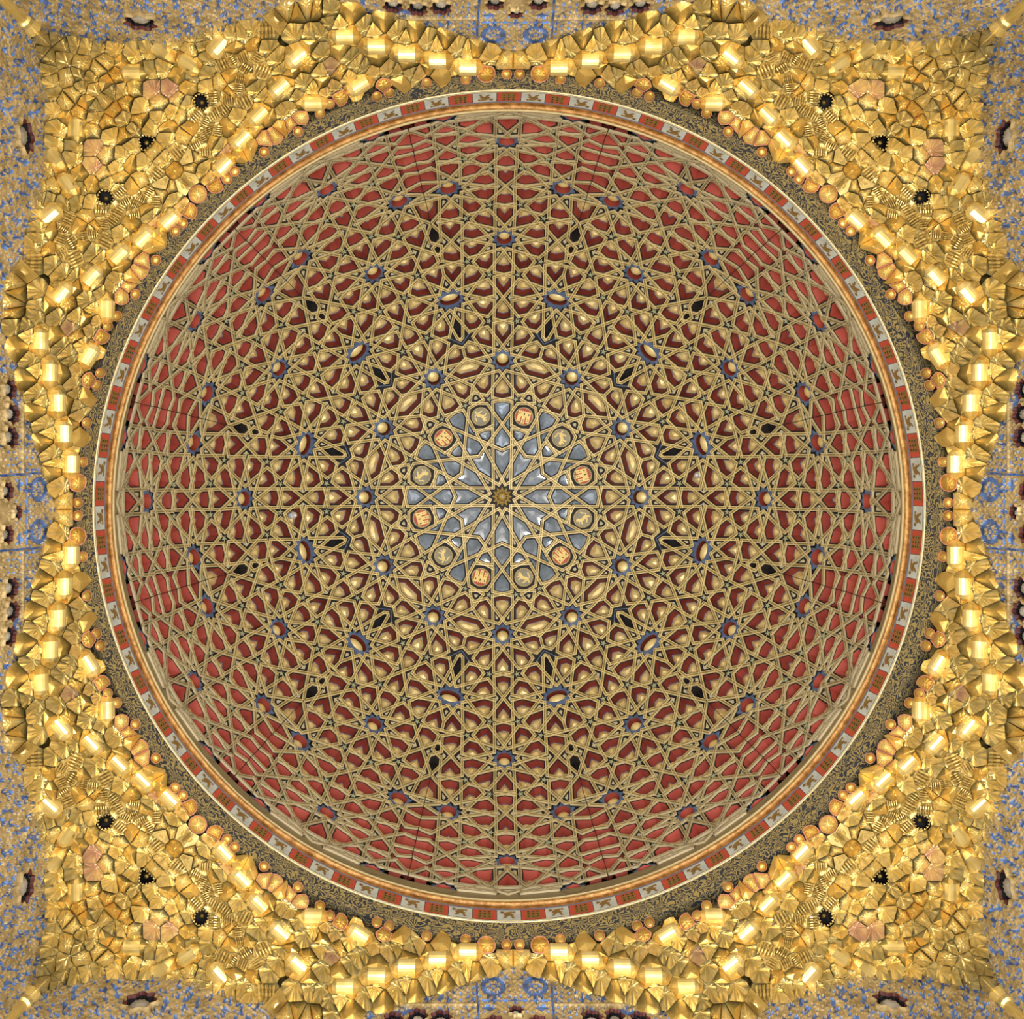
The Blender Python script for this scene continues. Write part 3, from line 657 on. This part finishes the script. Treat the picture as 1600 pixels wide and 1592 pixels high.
for t in BAR.split(';'):
    x, y, a = map(float, t.split()); c, s = math.cos(a * D), math.sin(a * D)
    for k in (-11, 11): seeds.append((803 - x - k * c, 797 - y - k * s, 'P'))
for t in CEL.replace('\n', ';').split(';'):
    if not t.strip(): continue
    k, x, y = t.split(); seeds.append((803 - float(x), 797 - float(y), k))
for t in HOL.split(';'):
    x, y, r = map(float, t.split()); seeds.insert(0, (803 - x, 797 - y, 'H'))
oct_ = []
for x, y, k in seeds:
    x, y = min(abs(x), abs(y)), max(abs(x), abs(y))
    if abs(x - y) < 9: x = y = (x + y) / 2
    if x < 5: x = 0.0
    if y > bd(x) - 3: continue
    if k == 'P' or all(math.hypot(x - a, y - b) > (13 if q == 'H' else 7.5 if q != 'P' else 5) for a, b, q in oct_): oct_.append((x, y, k))
full = []
for x, y, k in oct_:
    for sx in (1, -1):
        for sy in (1, -1):
            for p in ((sx * x, sy * y), (sx * y, sy * x)): full.append(p)
full = list(dict.fromkeys((round(a, 3), round(b, 3)) for a, b in full)); FA = np.array(full)
def clip(P, nx, ny, d):                        # keep nx*x+ny*y <= d
    out = []
    for i in range(len(P)):
        a, b = P[i - 1], P[i]; da_, db = nx * a[0] + ny * a[1] - d, nx * b[0] + ny * b[1] - d
        if (da_ <= 0) != (db <= 0): t = da_ / (da_ - db); out.append((a[0] + (b[0] - a[0]) * t, a[1] + (b[1] - a[1]) * t))
        if db <= 0: out.append(b)
    return out
def vcell(x, y, rmax):
    P = [(x + rmax * math.cos(i * math.pi / 8 + .1), y + rmax * math.sin(i * math.pi / 8 + .1)) for i in range(16)]
    dd = np.hypot(FA[:, 0] - x, FA[:, 1] - y)
    for j in np.argsort(dd)[:26]:
        if dd[j] < 1e-2 or dd[j] > 2 * rmax: continue
        nx, ny = (FA[j, 0] - x) / dd[j], (FA[j, 1] - y) / dd[j]
        P = clip(P, nx, ny, nx * (x + FA[j, 0]) / 2 + ny * (y + FA[j, 1]) / 2 - .25)
        if len(P) < 3: return P
    P = clip(P, 0, 1, bd(abs(x)) + 2); P = clip(P, 1, 0, bd(min(abs(y), 767)) + 2 if x > 600 else 1e5)
    return P
MQ = ['gold_leaf', 'gold_amber', 'gold_dull', 'gold_worn', 'coral', 'coral_light', 'black_paint']
def boundary(P, n=28):
    L_ = [math.hypot(P[(i + 1) % len(P)][0] - P[i][0], P[(i + 1) % len(P)][1] - P[i][1]) for i in range(len(P))]; T = sum(L_); out = []
    for i, l in enumerate(L_):
        m = max(1, round(n * l / T)); a, b = P[i], P[(i + 1) % len(P)]
        out += [(a[0] + (b[0] - a[0]) * j / m, a[1] + (b[1] - a[1]) * j / m) for j in range(m)]
    return out
def muq_cell(x, y, kind, rnd, mirror=False):
    rmax = {'L': 15, 'l': 8.5, 'H': 14}.get(kind, 24) if math.hypot(x, y) < 1030 else 20
    P = vcell(x, y, rmax)
    if len(P) < 3 or abs(parea(P)) < 20: return None
    c = cen(P); B = boundary(P, 56); rr = (abs(parea(P)) / math.pi) ** .5; sc = rr / 11.0
    dark = 'S' == kind
    m = {'F': 0, 'U': 1 if rnd.random() < .35 else 0, 'C': 1, 'L': 1 if rnd.random() < .3 else 0, 'l': 1, 'S': 2, 'H': 2, 'P': 0}[kind]
    if kind in 'FU' and x > 260 and rnd.random() < .07: m = 3
    cx, cy = c; h0 = rnd.uniform(-.012, .012) * (2.4 if x > 260 else 1) - .02
    if kind == 'F':
        q = .62 * rr / math.hypot(*c); cx, cy = c[0] * (1 - q), c[1] * (1 - q)
    ol = math.hypot(*c); ox, oy = c[0] / ol, c[1] / ol
    def hz(t, ph, p):
        if kind == 'F':                         # shell: fluted quarter vault rising from its outer foot to an apex on the dome side
            dx, dy = p[0] - cx, p[1] - cy; v = (dx * ox + dy * oy) / (1.5 * rr); r = math.hypot(dx, dy) / rr
            an = math.atan2(dx * -oy + dy * ox, dx * ox + dy * oy)
            return .045 - .095 * sc * max(0, v) ** 1.6 - .034 * sc * abs(math.cos(4.5 * an)) ** .7 * min(1, r * 1.3) * (1.0 if v > -.1 else .4)
        if kind == 'P': return .05 * min(1, (1 - t) * 4)
        if kind in 'UL': return -.062 * sc * (1 - t * t) ** .8 - .014 * abs(math.sin(4 * ph)) * t * (1 - t) * 4
        if kind == 'l': return -.06 * (1 - t ** 3)
        if kind == 'C':
            dx, dy = p[0] - c[0], p[1] - c[1]; v = (dx * ox + dy * oy) / rr
            return -.055 * sc * (1 - t) ** .9 - .02 * v
        return 0
    mb = MB(MQ)
    def at(t, dz): return [P3(cx + (bx - cx) * t, cy + (by - cy) * t, h0 + dz + hz(t, math.atan2(by - cy, bx - cx), (cx + (bx - cx) * t, cy + (by - cy) * t))) for bx, by in B]
    mb.ring(at(1, .16), at(1, 0), 6)
    if kind == 'S':
        prev = at(1, 0); z = 0; t = 1.0
        if rnd.random() < .3:
            for j in range(4):
                z -= rnd.uniform(.02, .045); cur = at(t, z); mb.ring(prev, cur, m); t *= .74; prev = at(t, z); mb.ring(cur, prev, m)
            mb.fan(prev, P3(cx, cy, h0 + z - .02), 0)
        else:                                   # grooved stack of little columns
            d = rnd.uniform(0, math.pi); u = (math.cos(d), math.sin(d)); mb.fan(at(1, 0), P3(cx, cy, h0 + .02), m)
            for j in range(-2, 3):
                px, py = cx - u[1] * j * rr * .36, cy + u[0] * j * rr * .36; hgt = rnd.uniform(.05, .09); prev = None
                for e, q, dz in ((-.8, .8, .05), (-.75, 1, .0), (-.35, 1, -.012), (-.30, .75, .012), (-.02, .75, .008), (.02, 1, -.01), (.40, 1, -.0), (.45, .7, .02), (.8, .7, .05)):
                    row = []
                    for i in range(6):
                        an = math.pi * i / 5; o = -rr * .17 * math.cos(an) * q; hh = (.5 + .5 * math.sin(an)) * hgt
                        row.append(P3(px + u[0] * e * rr - u[1] * o, py + u[1] * e * rr + u[0] * o, h0 + .02 - hh + dz))
                    if prev:
                        for i in range(5): mb.add([prev[i], prev[i + 1], row[i + 1], row[i]], [(0, 1, 2, 3)], m if j % 2 else 0)
                    prev = row
        return mb
    if kind == 'H':
        st = [(cx + (bx - cx) * (.93 if i % 4 else .74), cy + (by - cy) * (.93 if i % 4 else .74)) for i, (bx, by) in enumerate(B)]
        r1 = [P3(a, b, h0 + .01) for a, b in st]; r2 = [P3(a, b, h0 + .25) for a, b in st]
        mb.ring(at(1, 0), r1, 0); mb.ring(r1, r2, 6); mb.fan(r2, P3(cx, cy, h0 + .25), 6)
        ox, oy = cx * 1.0 - 2 * (1 if cx > 0 else 0), cy - 2; prev = None
        for r, z in ((4.2, .24), (4.4, .15), (3.6, .125), (2.2, .11), (.9, .12)):
            R = [P3(ox + r * (1 - .13 * (i % 2)) * math.cos(i * math.pi / 8), oy + r * (1 - .13 * (i % 2)) * math.sin(i * math.pi / 8), z) for i in range(16)]
            if prev: mb.ring(prev, R, 2)
            prev = R
        mb.fan(prev, P3(ox, oy, .115), 2)
        return mb
    ts = (1, .86, .68, .48, .28, .12); prev = at(1, 0)
    if kind in 'Ll':
        e = at(1, -.018); mb.ring(prev, e, 5); f = at(.93, -.03); mb.ring(e, f, 5); g = at(.86, -.022); mb.ring(f, g, 4); prev = g; ts = (.86,) + ts[1:]
    for t in ts[1:]:
        cur = at(t, 0)
        mb.ring(prev, cur, m, True); prev = cur
    mb.fan(prev, P3(cx, cy, h0 + hz(0, 0, (cx, cy))), m, True)
    return mb
def barrel(x, y, a, rnd):
    c, s = math.cos(a * D), math.sin(a * D); mb = MB(MQ); z0 = zbase(x, y) - .015; k = z0 / F_PX; rad = 14; rows = []
    st = [(-27, .02), (-21, .55), (-13.5, .96), (-13, 1), (13, 1), (13.5, .96), (20, .6), (25, .04)]
    for j, (e, q) in enumerate(st):
        row = []
        for i in range(11):
            an = math.pi * i / 10; o = -rad * math.cos(an) * q; hh = rad * math.sin(an) * q * .95
            row.append(((x + c * e - s * o) * k, (y + s * e + c * o) * k, z0 + .03 - hh * k))
        rows.append(row)
    for j, (A, B) in enumerate(zip(rows, rows[1:])):
        m = 1 if j < 2 or j > 5 else 0
        for i in range(10): mb.add([A[i], A[i + 1], B[i + 1], B[i]], [(0, 1, 2, 3)], m, True)
    return mb
def xf(mb, f): o = MB(mb.mats); o.v = [f(v) for v in mb.v]; o.f = mb.f; o.m = mb.m; o.sm = mb.sm; return o
cor = []; sid = []
cl = ('lower right', 'lower left', 'upper left', 'upper right'); sl = ('bottom', 'left', 'top', 'right')
for k in range(4):
    o = empty('muqarnas_squinch', (C1[0], C1[1], 0)); tag(o, 'gilded stalactite muqarnas squinch filling the %s corner of the hall' % cl[k], 'muqarnas', 'gilded muqarnas squinches'); cor.append(o)
    o = empty('muqarnas_band', (C1[0], C1[1], 0)); tag(o, 'band of gilded muqarnas along the middle of the %s wall' % sl[k], 'muqarnas', 'gilded muqarnas bands'); sid.append(o)
NM = {'F': 'fan_shell', 'U': 'ribbed_bulb', 'C': 'pointed_cup', 'L': 'lipped_shell', 'l': 'painted_lip', 'S': 'stepped_prism', 'H': 'dark_socket', 'P': 'flat_recess', 'B': 'half_barrel'}
def place(mb, kind, x, y, both):
    ms = [(mb.mesh(NM[kind]), False)]
    if both: ms.append((xf(mb, lambda v: (v[1], v[0], v[2])).mesh(NM[kind]), True))
    for k in range(4):
        # world quadrant of the unrotated octant is +x +y, the lower right
        for me, sw in ms:
            if x > 235: o = obj(NM[kind], me, cor[k], rz=k * 90 * D)
            else:                              # octant beside the +y (bottom) side; swapped copies belong to the +x (right) side
                o = obj(NM[kind], me, sid[(k + (3 if sw else 0)) % 4], rz=k * 90 * D)
rnd = random.Random(3)
for x, y, kind in oct_:
    mb = muq_cell(x, y, kind, rnd)
    if mb is None: continue
    if x == 0.0:
        me = mb.mesh(NM[kind])
        for k in range(4): obj(NM[kind], me, sid[k], rz=k * 90 * D)
    else: place(mb, kind, x, y, x != y)
for t in BAR.split(';'):
    x, y, a = map(float, t.split()); x, y = 803 - x, 797 - y
    if x > y: x, y, a = y, x, 90 - a
    place(barrel(x, y, a, rnd), 'B', x, y, True)
# gold backing behind the cells
bk = MB(['gold_dull']); prev = None; NA = 160
for j in range(9):
    R = []
    for i in range(NA):
        a = 2 * math.pi * i / NA; ux, uy = math.cos(a), math.sin(a); ax, ay = sorted((abs(ux), abs(uy))); s = 760 / ay
        for _ in range(10): s = .5 * s + .5 * bd(s * ax) / ay
        r = 678 + (s + 3 - 678) * j / 8; R.append(P3(ux * r, uy * r, .30))
    if prev: bk.ring(prev, R)
    prev = R
o = obj('trim_5', bk, None, (C1[0], C1[1], 0)); o['kind'] = 'structure'; o['label'] = 'plain gilded backing behind the stalactite cells'

# ------------------------------------------------------------------ walls with carved and painted stucco
NU, NZ = 800, 100; UZ0, UZ1 = 9.95, 11.85
def wallpat(u, z):                             # relief height 0 (recess, blue) .. 1 (gold) ; u sideways, z up, arrays
    d = F_PX * W / z; px = np.abs(u) * F_PX / z
    h = np.ones_like(u)
    ara = np.sin(15 * px / 30 + 2.6 * np.sin(d / 4.5 + 1)) * np.sin(d / 2.6 + 2.2 * np.sin(px / 9.0))
    ara2 = np.sin(px / 5.1 + 2.0 * np.sin(d / 6.2)) * np.sin(d / 3.9 + 1.7 * np.cos(px / 13.0) + u)
    mix = .6 * ara + .6 * ara2
    h = np.where((mix > .27) & (px > 215), 0.0, h)
    h = np.where((px > 215) & (mix < -.45), .5, h)
    # centre panel: two rosettes, almonds
    for cx in (33,):
        q = np.hypot((px - cx) / 20, (d - 748) / 15); h = np.where((q < 1) & (q > .62), 0, h); h = np.where((q < .32) & (q > .18), .3, h)
        h = np.where((q < .62) & (np.sin(7 * np.arctan2(d - 748, px - cx)) > .6) & (q > .42), .4, h)
        q = np.hypot((px - 42) / 11, (d - 780) / 4); h = np.where(q < 1, 0, h)
        h = np.where((np.abs(d - 770) < .9) & (px < 58), .4, h)
    h = np.where((px > 57) & (px < 60), 0, h); h = np.where((px > 104) & (px < 106.5), 0, h)
    # dot lattice
    dots = (np.cos((px - 64) * 2 * np.pi / 10) > .45) & (np.cos((d - 4) * 2 * np.pi / 9 + np.pi * np.floor((px - 59) / 10)) > .45)
    h = np.where((px > 61) & (px < 103) & dots, 0, h)
    # arch shapes beside the lattice
    for cx, cy, a, b in ((128, 762, 17, 12), (165, 786, 9, 7), (188, 789, 15, 7)):
        q = np.hypot((px - cx) / a, (d - cy) / b); h = np.where((q < 1) & (d < cy + b * .6) & (q > (.55 if cx == 128 else 0)), 0, h)
    h = np.where((px > 106) & (px < 215) & (d > 780) & (d < 793) & (np.abs(px - 118) < (d - 778)), 0, h)
    h = np.where((np.abs(d - 776.5) < 1.2) & (px > 60) & (px < 225), 1.5, h)   # thin ledge
    fine = np.sin(px / 2.6 + 2.0 * np.sin(d / 3.1)) * np.sin(d / 2.3 + 1.7 * np.cos(px / 5.0)); inn = (px < 215) & (h == 1)
    h = np.where(inn & (fine < -.45), .5, h); h = np.where(inn & (fine > .66) & (d < 792), 0.1, h); h = np.where(inn & (fine > .3) & (px < 56) & (d > 762) & (d < 770), 0, h)
    low = (d < 738) & (px < 60); h = np.where(low & (mix > .3), 0, h)
    return h
us = np.linspace(-W, W, NU + 1); zs = np.linspace(UZ0, UZ1, NZ + 1); U, Z = np.meshgrid(us, zs)
Hh = wallpat(U, Z)
OPN = [(0, 789, 11, 6), (118, 800, 16, 11), (154, 798, 15, 11), (193, 802, 15, 10), (34, 806, 14, 9), (586, 774, 24, 12)]
def openmask(U, Z):
    d = F_PX * W / Z; m = np.zeros_like(U, bool)
    for cx, cy, a, b in OPN:
        for sg in (1, -1):
            px = sg * U * F_PX / Z; an = np.arctan2(d - cy, px - cx); m |= np.hypot((px - cx) / a, (d - cy) / b) < 1 + .13 * np.cos(7 * an)
    return m
OM = openmask(U, Z)
def relief_mesh():
    mb = MB(['stucco_gold', 'stucco_blue']); V = []
    for i in range(NZ + 1):
        for j in range(NU + 1): V.append((float(U[i, j]), W - .02 -   .022 * float(Hh[i, j]), float(Z[i, j])))
    mb.v = V; n = NU + 1
    Hc = wallpat((U[:-1, :-1] + U[1:, 1:]) / 2, (Z[:-1, :-1] + Z[1:, 1:]) / 2); Fh = (Hh[:-1, :-1] + Hh[1:, :-1] + Hh[:-1, 1:] + Hh[1:, 1:]) / 4; Fo = OM[:-1, :-1] | OM[1:, 1:] | OM[1:, :-1] | OM[:-1, 1:]
    for i in range(NZ):
        for j in range(NU):
            if Fo[i, j]: continue
            zc = (Z[i, j] + Z[i + 1, j]) / 2; uc = abs(U[i, j]) * F_PX / zc
            if F_PX * W / zc < bd(min(uc, 767)) - 14: continue      # hidden behind the muqarnas
            mb.f.append((i * n + j, i * n + j + 1, (i + 1) * n + j + 1, (i + 1) * n + j)); mb.m.append(1 if Hc[i, j] < .45 else 0); mb.sm.append(False)
    return mb.mesh('carved_stucco')
rme = relief_mesh()
wb = MB(['cream_wall', 'stucco_gold', 'dark_shell'])
wb.box((0, W + .35, 4.2), (W + .5, 0, 0), (0, .12, 0), (0, 0, 5.75), 0)      # lower plain wall
wb.box((0, W + .38, 11.0), (W + .5, 0, 0), (0, .12, 0), (0, 0, 1.3), 2)      # backing behind the pierced stucco
wb.box((0, W + .12, 4.2), (W + .5, 0, 0), (0, .13, 0), (0, 0, 5.74), 0)
wme = wb.mesh('wall')
def oculus(cx, cy, a, b):
    z0 = F_PX * W / cy; u0 = cx * z0 / F_PX; ru = a * z0 / F_PX; rz_ = b * z0 * z0 / (F_PX * W); N = 42
    mb = MB(['black_paint', 'maroon', 'stucco_gold']); R = lambda k, y: [(u0 + ru * k * (1 + .13 * math.cos(7 * 2 * math.pi * i / N)) * math.cos(2 * math.pi * i / N), y, z0 - rz_ * k * (1 + .13 * math.cos(7 * 2 * math.pi * i / N)) * math.sin(2 * math.pi * i / N)) for i in range(N)]
    mb.ring(R(1.16, W - .055), R(1.16, W + .0), 2); mb.ring(R(1.16, W - .055), R(1.0, W - .075), 2); mb.ring(R(1.0, W - .075), R(.94, W - .04), 1); mb.ring(R(.94, W - .04), R(.92, W + .22), 0); mb.fan(R(.92, W + .22), (u0, W + .22, z0), 0)
    pl = MB(['plaster_grey']); prev = None
    for k, y in ((.82, .2), (.80, .06), (.70, -.01), (.48, -.045), (.20, -.06)):
        Q = [(u0 + ru * k * math.cos(2 * math.pi * i / 20), W + y + .01 * math.sin(3 * i), z0 - .02 - rz_ * k * math.sin(2 * math.pi * i / 20)) for i in range(20)]
        if prev: pl.ring(prev, Q, 0, True)
        prev = Q
    pl.fan(prev, (u0, W - .065, z0 - .02), 0, True)
    return mb.mesh('oculus'), pl.mesh('plaster_core')
oc = []
for cx, cy, a, b in OPN:
    for sg in ((1,) if cx == 0 else (1, -1)): oc.append((oculus(sg * cx, cy, a, b)))
# gold corner shaft
cs = MB(['gold_leaf', 'gold_amber']); prev = None
for r, z in ((.075, 9.6), (.075, 10.62), (.10, 10.64), (.10, 10.70), (.085, 10.72), (.13, 10.82), (.02, 10.9)):
    R = [(W - .04 + r * math.cos(i * math.pi / 8), W - .04 + r * math.sin(i * math.pi / 8), z) for i in range(16)]
    if prev: cs.ring(prev, R, 0, True)
    prev = R
cme = cs.mesh('corner_shaft')
wn = ('bottom', 'left', 'top', 'right')
for k in range(4):
    w = obj('wall_' + wn[k], wme, None, (C1[0], C1[1], 0), k * 90 * D); w['kind'] = 'structure'; w['label'] = '%s wall of carved gold and blue stucco' % wn[k]
    c = obj('carved_stucco', rme, w); c['kind'] = 'stuff'
    for mo, mp in oc: obj('plaster_core', mp, obj('lobed_oculus', mo, w))
    s = obj('corner_shaft', cme, w)
fl_ = MB(['cream_wall']); fl_.box((0, 0, -1.62), (W + .5, 0, 0), (0, W + .5, 0), (0, 0, .07)); o = obj('floor', fl_, None, (C1[0], C1[1], 0)); o['kind'] = 'structure'
